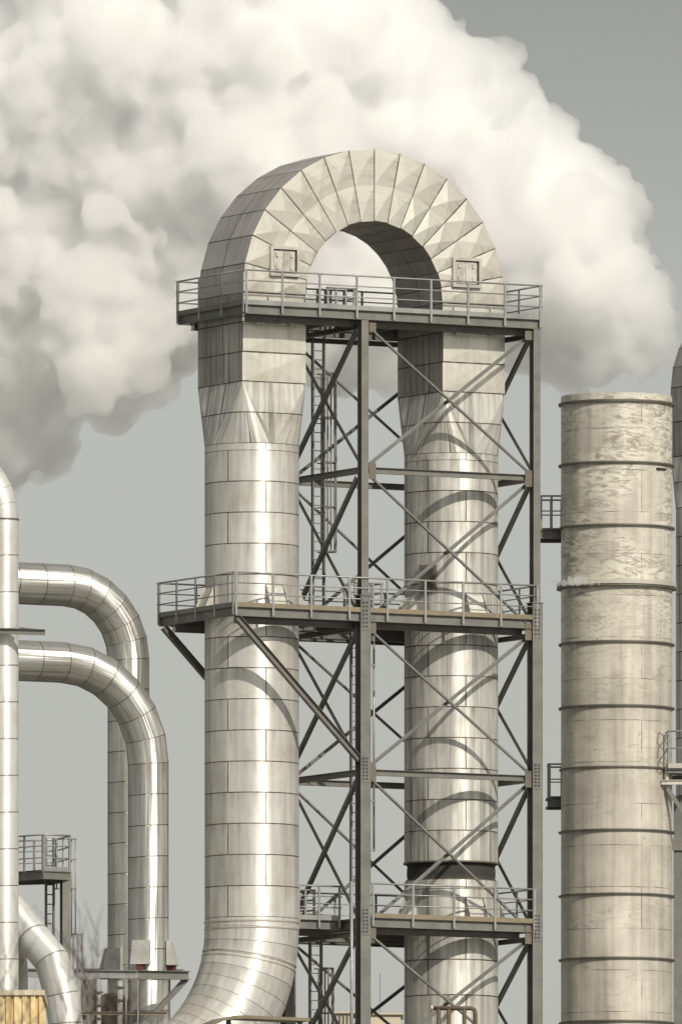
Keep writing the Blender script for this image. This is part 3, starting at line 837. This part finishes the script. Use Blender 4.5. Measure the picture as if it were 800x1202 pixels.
for yy in (860, 876, 893):
    q = MB(); q.tube([P(776.5, yy, 597.50), P(774, yy - 1, 597.10), P(773.5, yy, 596.70), P(777, yy + 3, 596.40), P(783, yy + 2, 596.40), P(785.5, yy, 597.00), P(780.5, yy, 597.50)], .02, 6); q.build('cage_hoop', M['rail'], cl)
cpost = thing('support_post', Vector((P(795, 1000, 600).x, 600, 0)), 'dark steel post at the right edge beside the chimney', 'post')
b = MB(); px_ = P(795.5, 1000, 600).x; b.prism(Vector((px_, 600, 0)), Vector((px_, 600, P(795, 935, 600).z)), Hpoly(.3, .3), Vector((0, 1, 0))); b.build('shaft', M['steel'], cpost)
b = MB(); b.bar(Vector((px_ - .25, 599.8, P(795, 992, 600).z)), Vector((px_ + .25, 599.8, P(795, 992, 600).z)), .06, .4); b.build('plate', M['steel'], cpost)

# second arched duct, almost wholly hidden behind the chimney
YD = 640.0; SD = FPX / YD
ang2 = math.radians(128)
r1_ = 3.3; r0_ = 1.5; sp2 = 0
# its outer left edge shows just right of the chimney
o2 = P(920, 454, YD)
F2 = frame(Vector((o2.x, o2.y, 0)))
zs2 = o2.z
d2 = thing('arched_duct', F2(0, 1.2, 0), 'second metal duct arch peeping out behind the chimney at the right edge', 'duct')
b = MB(); arch_bend(b, F2, 0, zs2, r0_, r1_, 0, 2.4, 14); b.build('arch', [M['arch_face'], M['arch_side']], d2)
zc2 = P(791, 598, YD).z
for ua, ub in ((-r1_, -r0_), (r0_, r1_)):
    b = MB(); rect_leg(b, F2, ua, ub, 0, 2.4, zs2, zc2 + 1.9, 2, 10); b.build('rectangular_leg', [M['arch_face'], M['leg_side']], d2)
    b = MB(); transition(b, F2, ua, ub, 0, 2.4, zc2 + 1.9, zc2, 1.2, 2); b.build('transition', M['duct_dirty'], d2)
    pts, rows = route(F2((ua+ub)/2, 1.2, zc2), (0, 0, -1), [('s', zc2, 1.03)])
    b = MB(); pipe(b, pts, rows, 1.2, 56, False); b.build('round_leg', M['duct_dirty'], d2)

# ------------------------------------------------------------------ pipes on the left
PX = FPX / 584.0
rA, rB = 24.7 / PX, 23.9 / PX
# upper pipe (A) bends down behind the lower one (B); both run out to the left
RA, RB = 2.36, 3.20
def two_pipe(label, xpx, ypx_c, Y, Rb, r, segs):
    v = P(xpx, 900, Y); zc_ = CAMZ + (HOR - ypx_c) * Y / FPX
    st = Vector((v.x, v.y, zc_)) - U * (Rb + 7.0)
    pts, rows = route(st, U, [('s', 7.0, 1.05), ('b', Rb, 90, segs, Vector((0, 0, -1)), 1)])
    e = pts[-1]; pts.append(Vector((e.x, e.y, 0))); rows.append(rows[-1] + round(e.z / 1.0))
    t_ = thing('bent_pipe', Vector((e.x, e.y, 0)), label, 'pipe', 'two shiny bent pipes')
    b_ = MB(); pipe(b_, pts, rows, r, 64, True); b_.build('cladding', M['shiny'], t_)
    return t_, v
tA, vA = two_pipe('upper of the two shiny bent pipes, its lower half behind the other', 150.7, 690.5, 587.3, RA, rA, 6)
tB, vB = two_pipe('lower of the two shiny bent pipes, the one in front', 174, 782, 583.5, RB, rB, 6)
zh1, zh0 = CAMZ + (HOR - 1105) * 583.5 / FPX, CAMZ + (HOR - 1134) * 583.5 / FPX
for t_, v, r, angs in ((tA, vA, rA, (185, 232, 300)), (tB, vB, rB, (252, 350, 80))):
    for a_ in angs:
        a_ = R(a_); d = Vector((math.cos(a_), math.sin(a_), 0)); s_ = Vector((-d.y, d.x, 0)); c_ = Vector((v.x, v.y, 0))
        hw = .30; q = MB()
        pr = [(r - .02, zh1), (r + .10, zh1 - .02), (r + .30, zh0), (r - .02, zh0)]
        f0 = [c_ + d*x + s_*hw + Vector((0, 0, z)) for x, z in pr]; f1 = [c_ + d*x - s_*hw + Vector((0, 0, z)) for x, z in pr]
        q.face(f0); q.face(f1[::-1])
        for i in range(4):
            j = (i+1) % 4; q.face([f0[i], f0[j], f1[j], f1[i]])
        q.build('hood', M['hood'], t_)
        q = MB(); q.bar(c_ + d*(r + .1) + Vector((0, 0, zh0 - .22)), c_ + d*(r + .1) + Vector((0, 0, zh0 - .003)), .22, .3, d); q.build('support_foot', M['red'], t_)
# tall near pipe at the left edge
YN = 560.0; SN = FPX / YN
rN = 18.0 / SN; vN = P(3.8, 610, YN); Rn = 83.0 / SN
tN = thing('tall_pipe', Vector((vN.x, vN.y, 0)), 'bright upright pipe cut by the left edge of the picture, curving left at its top', 'pipe')
pts, rows = route(Vector((vN.x, vN.y, 0)), (0, 0, 1), [('s', vN.z, 1.15), ('b', Rn, 70, 6, Vector((-1, 0, 0)), 1), ('s', 1.5, 1.0)])
b = MB(); pipe(b, pts, rows, rN, 56, True); b.build('cladding', M['near_pipe'], tN)
b = MB(); ringband(b, vN, rN - .01, rN + .02, .05, 48); b.build('collar', M['ring'], tN)
# channel bracket on it
wb = thing('walkway_bracket', P(20, 745, YN - .6), 'short dark channel bracket across the bright upright pipe at the left edge', 'bracket')
b = MB(); b.prism(P(-20, 740.5, YN - .75), P(53, 742.5, YN - .75), Cpoly(.09, .18)); b.build('channel', M['steel'], wb)
b = MB(); b.prism(P(22, 740, YN + .55), P(53, 742.5, YN + .55), Cpoly(.09, .18)); b.build('channel', M['steel'], wb)
b = MB(); b.bar(P(50, 741.5, YN - .70), P(50, 741.5, YN + .55), .08, .16); b.build('cross_piece', M['steel'], wb)
b = MB(); b.bar(P(-20, 737.5, YN - .72), P(24, 738.3, YN - .72), .22, .02); b.build('plate', M['rail'], wb)
# elbow pipe lower left
YE = 566.0; SE = FPX / YE
rE = 20.5 / SE
tE = thing('elbow_pipe', Vector((P(71, 1202, YE).x, YE, 0)), 'bright pipe sloping down to an elbow from behind the left edge pipe', 'pipe')
p1 = P(14, 1072, YE + 1.5); p2 = P(61, 1128, YE); p3 = P(72, 1168, YE)
pts = [p1 - (p2 - p1)*.3, p1 + (p2-p1)*.55, p2, p3, Vector((P(77, 1202, YE).x, YE, P(77, 1202, YE).z)), Vector((P(82, 1240, YE).x, YE, 0))]
b = MB(); pipe(b, pts, [0, 1, 2, 3, 4, 34], rE, 56, True); b.build('cladding', M['near_pipe'], tE)
q = MB(); q.tube([Vector((P(25.5, 1000, 568).x, 568.2, 0)), P(25.5, 1090, 568.2)], 7.3 / (FPX/568), 24)
tv = q.build('upright_pipe', M['bracket'], base=Vector((P(25.5, 1000, 568).x, 568.2, 0))); tag(tv, 'narrow upright pipe showing between the left edge pipe and the elbow pipe', 'pipe')

# ------------------------------------------------------------------ ladder tower at the left
YT = 575.0
def T(px, py, dy=0): return P(px, py, YT + dy)
lt = thing('ladder_tower', Vector((T(76, 1100).x, YT, 0)), 'small steel ladder tower with a railed top behind the left edge pipe', 'tower')
b = MB(); x_ = T(76.5, 1100).x; b.prism(Vector((x_, YT, 0)), Vector((x_, YT, T(76, 1031).z)), Hpoly(.27, .27), Vector((-.35, 1, 0))); b.build('column', M['steel'], lt)
b = MB(); x2 = T(40, 1100).x; b.prism(Vector((x2 - 2, YT + 2.5, 0)), Vector((x2 - 2, YT + 2.5, T(40, 1034).z)), Hpoly(.27, .27), Vector((-.35, 1, 0))); b.build('column', M['steel'], lt)
cR, cM, cL2 = T(82.5, 1022.5), T(51, 1021.2, -1.0), T(6, 1024.5, .8)
bk = Vector((-.5, 2.0, 0))
dk = MB(); dk.face([cR, cM, cL2, cL2 + bk, cR + bk]); dk.face([p - Vector((0, 0, .05)) for p in (cR + bk, cL2 + bk, cL2, cM, cR)]); dk.build('deck', M['grate'], lt)
for a_, c_ in ((cM, cR), (cL2, cM), (cR, cR + bk), (cR + bk, cL2 + bk)):
    e_ = MB(); e_.prism(a_ - Vector((0, 0, .17)), c_ - Vector((0, 0, .17)), Hpoly(.1, .26)); e_.build('edge_beam', M['steel'], lt)
for a_, c_ in ((cM, cR), (cL2, cM), (cR, cR + bk), (cR + bk, cL2 + bk)):
    rail_run(lt, a_, c_, .9, 1.13, mids=2, drop=.1)
b = MB(); b.bar(cM + Vector((0, 0, .04)), cR + Vector((0, 0, .04)), .015, .14); b.build('toe_board', M['rail'], lt)
ll = thing('caged_ladder', T(59, 1098, 1.0), 'narrow ladder with hoops hanging from the small railed tower at the left', 'ladder')
for x in (54, 63):
    q = MB(); q.bar(T(x, 1100, 1.2), T(x, 984, 1.2), .06, .08, W); q.build('stringer', M['steel'], ll)
for k in range(10):
    q = MB(); q.tube([T(54, 1096 - k*11.4, 1.2), T(63, 1096 - k*11.4, 1.2)], .02, 6); q.build('rung', M['steel'], ll)
for x, y0, y1, dy in ((66.5, 985, 1044, 1.5), (84, 985, 1100, 1.6), (88.5, 985, 1097, 1.8)):
    q = MB(); q.tube([T(x, y1, dy), T(x, y0, dy)], .025, 6); q.build('cage_bar', M['rail'], ll)
for y in (985, 1009, 1043.5):
    q = MB(); q.tube([T(63, y, 1.2), T(67, y, 1.7), T(80, y, 2.0), T(89, y, 1.8), T(85, y, 1.5)], .026, 6); q.build('cage_hoop', M['rail'], ll)
lr = thing('handrail', T(91, 1140, 3), 'short lower handrail right of the ladder tower', 'railing')
rail_run(lr, T(84, 1137, 3), T(98, 1137, 3), .2, 1.1, mids=1, drop=.5)

# pipe support frame below the hoods
YS = 581.3
def S_(px, py, dy=0): return P(px, py, YS + dy)
sf_ = thing('pipe_support', Vector((S_(150, 1145).x, YS, 0)), 'dark steel frame round the feet of the two shiny pipes', 'steel frame')
def sbeam(a_, c_, poly, nm='beam', up=Vector((0, 0, 1)), mat='steel'):
    e_ = MB(); e_.prism(a_, c_, poly, up); e_.build(nm, M[mat], sf_)
sbeam(S_(30, 1142.5, -.4), S_(162, 1144.5, -.4), Hpoly(.2, .27), mat='rail')
sbeam(S_(162, 1144.5, -.4), S_(221, 1145.5, .6), Hpoly(.2, .28))
sbeam(S_(30, 1142, 5.5), S_(215, 1143, 5.5), Hpoly(.2, .27))
sbeam(S_(221, 1145.5, .8), S_(205, 1143, 5.5), Hpoly(.2, .27))
sbeam(S_(80, 1190, -.4), S_(196, 1190, -.4), Hpoly(.12, .1), mat='toe')
sbeam(S_(219, 1149, .6), S_(172, 1200, .6), Hpoly(.16, .2), 'strut')
for x, dy, w_ in ((98, -.2, .16), (108, 2.5, .3), (158, 1.6, .2), (148, -.5, .05), (162, -.5, .05), (196, 5, .22)):
    X = S_(x, 1150, dy); sbeam(Vector((X.x, X.y, 0)), Vector((X.x, X.y, X.z)), Hpoly(w_, w_), 'post', Vector((0, 1, 0)), 'steel' if w_ > .06 else 'rail')
for x, dy, r_, yt, lb in ((104, 3.2, .10, 1150, 'dull thin riser left of the dim vessel below the pipe frame'), (116, 2.2, .07, 1158, 'slim riser just beside the dim vessel below the pipe frame'), (141, 2.0, .09, 1152, 'dull riser between the dim vessel and the front bent pipe')):
    X = S_(x, yt, dy); o_ = thing('riser_pipe', Vector((X.x, X.y, 0)), lb, 'pipe', 'risers below the pipe frame')
    b = MB(); b.tube([Vector((X.x, X.y, 0)), X], r_, 12); b.build('tube', M['hood'], o_)
    for k in range(3):
        b = MB(); c_ = X - Vector((0, 0, .2 + .42*k)); ringband(b, c_, r_ - .01, r_ + .06, .05, 20); b.build('flange', M['gusset'], o_)
tk = thing('process_vessel', Vector((S_(128, 1200, 3).x, YS + 3, 0)), 'dim brown vessel in the shade below the pipe frame', 'vessel')
b = MB(); X = S_(131, 1172, 3.4); b.tube([Vector((X.x, X.y, 0)), Vector((X.x, X.y, X.z - .3)), Vector((X.x, X.y, X.z)), Vector((X.x, X.y, X.z + .15))], .55, 32, radii=[.62, .62, .5, .2]); b.build('shell', M['gusset'], tk)
b = MB(); b.tube([Vector((X.x - .3, X.y - .7, X.z - 1.2)), Vector((X.x - .7, X.y - .9, X.z - 1.5))], .16, 16); b.build('nozzle', M['rust'], tk)

# ------------------------------------------------------------------ small things along the bottom edge
# yellow ribbed building corner
YY = 545.0
xa, xb = P(-60, 1165, YY).x, P(49.5, 1165, YY).x; zt_ = P(0, 1164, YY).z
rb = thing('ribbed_building', Vector(((xa+xb)/2, YY + 2, 0)), 'corner of a yellow ribbed sheet building streaked with rust, bottom left', 'building')
b = MB(); prof = []
x = xa; k = 0
pitch = 9.6 / (FPX / YY)
while x < xb - .01:
    for dx, dy in ((0, 0), (pitch*.55, 0), (pitch*.62, .06), (pitch*.93, .06)):
        if x + dx < xb: prof.append((x + dx, YY + dy))
    x += pitch
prof.append((xb, YY)); side = []
y = YY
while y < YY + 6:
    for dy, dx in ((pitch*.5, 0), (pitch*.57, -.06), (pitch*.93, -.06), (pitch, 0)): prof.append((xb + dx, y + dy))
    y += pitch
prof += [(xa, prof[-1][1])]
b.grid([[Vector((x, y, z)) for x, y in prof] for z in (0, zt_ - .12)], None, True, False); b.build('wall', M['ribbed'], rb)
b = MB(); b.bar(Vector(((xa+xb)/2, YY - .06, zt_ - .04)), Vector(((xa+xb)/2, YY + 6.4, zt_ - .04)), xb - xa + .14, .16); b.build('roof_edge', M['beige'], rb)
# curved canopy edge in front of the duct
YK = 565.0
cn = thing('curved_canopy', P(300, 1198, YK), 'low curved metal canopy edge in front of the left duct leg, bottom edge', 'canopy')
line = [(244, 1207), (252, 1201.5), (262, 1197), (275, 1194.5), (290, 1194), (310, 1195), (340, 1196.2), (364, 1197.2)]
b = MB(); f_, b_ = [P(x, y, YK) for x, y in line], [P(x, y, YK) + Vector((-.4, 3.2, .12)) for x, y in line]
th = Vector((0, 0, .05))
for q0, q1 in ((0, 1),):
    b.grid([[p + th for p in f_], [p + th for p in b_], [p - th for p in b_], [p - th for p in f_], [p + th for p in f_]], None, False, False)
b.build('roof', M['toe'], cn)
for x in (268, 352):
    X = P(x, 1197, YK + 1.5); b = MB(); b.bar(Vector((X.x, X.y, 0)), Vector((X.x, X.y, X.z)), .12, .12, W); b.build('post', M['steel'], cn)
# bent rusty pipe loop
YP = 575.0
b = MB(); lp = thing('pipe_loop', P(530, 1202, YP), 'small rusty pipe loop with four risers at the bottom, before the right duct leg', 'pipe')
b.tube([P(506, 1184, YP), P(553, 1184, YP), P(556.5, 1185.5, YP), P(557.5, 1190, YP), Vector((P(557.5, 1200, YP).x, YP, 25))], .07, 10); b.build('header', M['rust'], lp)
b = MB(); b.tube([P(505, 1184, YP), P(508, 1184, YP)], .11, 12); b.build('flange', M['bracket'], lp)
for x in (514.5, 526.5, 544.5):
    q = MB(); X = P(x, 1185, YP); q.tube([Vector((X.x, YP, 25)), X], .07, 10); q.build('riser', M['rust'], lp)
# pale cabins behind the tower
YCB = 620.0
for (x0, x1, y, lb) in ((392, 414, 1190, 'small ribbed beige cabin top left of the front column at the bottom edge'), (434, 470, 1191.5, 'plain cream cabin roof between the front column and the right duct leg')):
    cb = thing('cabin', Vector((P((x0+x1)/2, y, YCB).x, YCB + 1.5, 0)), lb, 'cabin', 'cabins behind the tower')
    a_, c_ = P(x0, y, YCB), P(x1, y, YCB)
    q = MB(); q.bar(Vector(((a_.x+c_.x)/2, YCB, a_.z/2)), Vector(((a_.x+c_.x)/2, YCB + 3, a_.z/2)), c_.x - a_.x, a_.z); q.build('wall', M['beige'], cb)
    q = MB()
    for k in range(5):
        xx = a_.x + (c_.x - a_.x)*(k + .5)/5; q.bar(Vector((xx, YCB - .03, 20)), Vector((xx, YCB - .03, a_.z - .05)), .05, .05, W)
    if x0 < 400: q.build('ribs', M['steel'], cb)
    q = MB(); q.bar(Vector(((a_.x+c_.x)/2, YCB - .1, a_.z + .03)), Vector(((a_.x+c_.x)/2, YCB + 3.1, a_.z + .03)), c_.x - a_.x + .2, .06); q.build('roof', M['beige'], cb)
for (x, y0, lb) in ((446, 1143, 'hair thin mast between the front column and the right duct leg'), ):
    X = P(x, y0, YCB + 5); q = MB(); q.tube([Vector((X.x, X.y, 0)), X], .03, 6, radii=[.06, .02]); o = q.build('mast', M['rail'], base=Vector((X.x, X.y, 0))); tag(o, lb, 'mast')

# ------------------------------------------------------------------ bare tree nearer to the camera
def bare_tree(base, top, label, seed):
    rr_ = random.Random(seed); t_ = thing('bare_tree', base, label, 'tree', 'bare treetops')
    tr = MB(); h = top - base.z
    tp = [base + Vector((math.sin(k*1.3)*.12*k/8, math.cos(k*.9)*.1, h*.72*k/8)) for k in range(9)]
    tr.tube(tp, .1, 10, radii=[.17 - .014*k for k in range(9)]); tr.build('trunk', M['bark'], t_)
    tw = MB()
    def grow(p, d, ln, r, lev):
        pts_ = [p]; 
        for k in range(4):
            d = (d + Vector((rr_.uniform(-.2, .2), rr_.uniform(-.2, .2), rr_.uniform(-.05, .2)))).normalized()
            p = p + d * ln / 4; pts_.append(p)
        tw.tube(pts_, r, 5, radii=[r*(1 - .18*k) for k in range(5)])
        if lev:
            for k in range(4):
                q = pts_[rr_.randint(1, 4)]
                nd = (d + Vector((rr_.uniform(-.9, .9), rr_.uniform(-.9, .9), rr_.uniform(-.1, .6)))).normalized()
                grow(q, nd, ln*rr_.uniform(.45, .7), r*.55, lev - 1)
    for k in range(11):
        q = tp[4 + k % 5]
        a_ = rr_.uniform(0, 6.28); grow(q, Vector((math.cos(a_)*.6, math.sin(a_)*.6, .9)).normalized(), h*rr_.uniform(.16, .24), .035, 3)
    tw.build('crown', M['bark'], t_)
YTR = 230.0
bare_tree(Vector((P(132, 1200, YTR).x, YTR, 0)), P(0, 1100, YTR).z, 'bare twiggy treetop in front of the pipe frame, bottom left', 3)
bare_tree(Vector((P(30, 1200, 260).x, 260, 0)), P(0, 1075, 260).z, 'faint bare treetop in front of the sloping elbow pipe', 8)

# ------------------------------------------------------------------ steam
def blob_mesh(name, blobs, Y, mat, label, voxel, disp, depth=1.0, kids=(16, 6), seed=5):
    rr_ = random.Random(seed); S = FPX / Y
    sph = []
    for (x, y, r, *dd_) in blobs:
        dy = dd_[0]*0.35 if dd_ else 0.0
        c = P(x, y, Y) + Vector((0, dy, 0)); rw = r / S
        sph.append((c, rw))
        for _ in range(kids[0]):
            v = Vector((rr_.gauss(0, 1), rr_.gauss(0, 1) - .35, rr_.gauss(0, 1))).normalized()
            r2 = rw * rr_.uniform(.20, .38); c2 = c + v * (rw * rr_.uniform(.82, .96)); sph.append((c2, r2))
            for _ in range(kids[1]):
                v2 = (Vector((rr_.gauss(0, 1), rr_.gauss(0, 1) - .3, rr_.gauss(0, 1))).normalized() + v*.8).normalized()
                r3 = r2 * rr_.uniform(.24, .48); sph.append((c2 + v2 * r2 * .93, r3))
    tpl = bmesh.new(); bmesh.ops.create_icosphere(tpl, subdivisions=2, radius=1.0)
    tv = [v.co.copy() for v in tpl.verts]; tf = [tuple(v.index for v in f.verts) for f in tpl.faces]; tpl.free()
    vs, fs = [], []
    for c, r in sph:
        if r < voxel * 1.2: continue
        i = len(vs); vs.extend([c + v * r for v in tv]); fs.extend([tuple(i + k for k in f) for f in tf])
    base = P(blobs[0][0], blobs[0][1], Y)
    me = bpy.data.meshes.new(name); me.from_pydata([v - base for v in vs], [], fs); me.materials.append(mat)
    o = bpy.data.objects.new(name, me); o.location = base; C.objects.link(o)
    rm = o.modifiers.new('remesh', 'REMESH'); rm.mode = 'VOXEL'; rm.voxel_size = voxel; rm.use_smooth_shade = True
    for k, (kind, sz, st) in enumerate(disp):
        tx = bpy.data.textures.new('billow', kind); tx.noise_scale = sz
        if kind == 'CLOUDS': tx.noise_depth = 3
        else: tx.distance_metric = 'DISTANCE_SQUARED'
        dm = o.modifiers.new('displace', 'DISPLACE'); dm.texture = tx; dm.texture_coords = 'LOCAL'; dm.strength = st; dm.mid_level = .5 if kind == 'CLOUDS' else .3
    r2m = o.modifiers.new('remesh', 'REMESH'); r2m.mode = 'VOXEL'; r2m.voxel_size = voxel * .9; r2m.use_smooth_shade = True
    dg = bpy.context.evaluated_depsgraph_get(); dg.update()
    ev = o.evaluated_get(dg); me2 = bpy.data.meshes.new_from_object(ev)
    o.modifiers.clear(); o.data = me2; bpy.data.meshes.remove(me)
    tag(o, label, 'steam'); return o
plume = [
    (40, 120, 130, 0), (150, 60, 140, 2), (300, 40, 130, 0), (420, 60, 110, 1), (440, 170, 130, 3), (300, 190, 130, -2), (150, 220, 130, 0),
    (20, 260, 120, 3), (560, 170, 95, 0), (600, 230, 105, 2), (660, 280, 90, 0), (690, 330, 72, -2), (640, 330, 80, 3), (560, 290, 110, 4),
    (460, 300, 100, 5), (380, 330, 90, 3), (430, 320, 95, -1), (210, 330, 95, 0), (110, 360, 100, -2), (30, 400, 90, 0), (170, 400, 60, 2), (90, 430, 55, 0),
    (20, 480, 55, 2), (725, 390, 42, 0), (700, 425, 32, 1), (750, 425, 28, 0), (520, 100, 40, 0), (400, 395, 60, 1), (470, 400, 60, 2), (-60, 300, 140, 2), (-60, 80, 140, 2), (250, -60, 120, 0), (60, -50, 110, 0), (420, -30, 65, 0), (470, 20, 50, 0),
    (735, 300, 30, -1), (752, 345, 36, 0), (750, 390, 38, 1), (765, 415, 24, 2), (670, 210, 36, 0), (640, 385, 55, 3), (590, 380, 60, 4), (670, 425, 34, 3), (530, 390, 60, 4), (10, 530, 42, 1), (45, 515, 34, 2), (130, 460, 45, 0), (60, 480, 50, 0)]
blob_mesh('steam_plume', plume, 700.0, M['steam'], 'vast pale steam plume billowing up to the left behind the duct arch', 0.17, [('CLOUDS', 4.0, 2.0), ('VORONOI', 1.7, -1.3), ('VORONOI', .7, -.6), ('CLOUDS', .4, .15)])
blob_mesh('steam_wisp', [(670, 683.5, 5), (677, 681.5, 6), (668, 679, 3.5), (662, 684.5, 3.8), (655, 684, 3), (648, 683, 2.4), (686, 682, 4), (694, 684, 3), (702, 685, 2.2), (682, 679, 2.5)], 595.6, M['wisp'], 'small puff of steam leaking from the deep ring of the chimney', 0.03, [('CLOUDS', .22, .22)], kids=(8, 4))
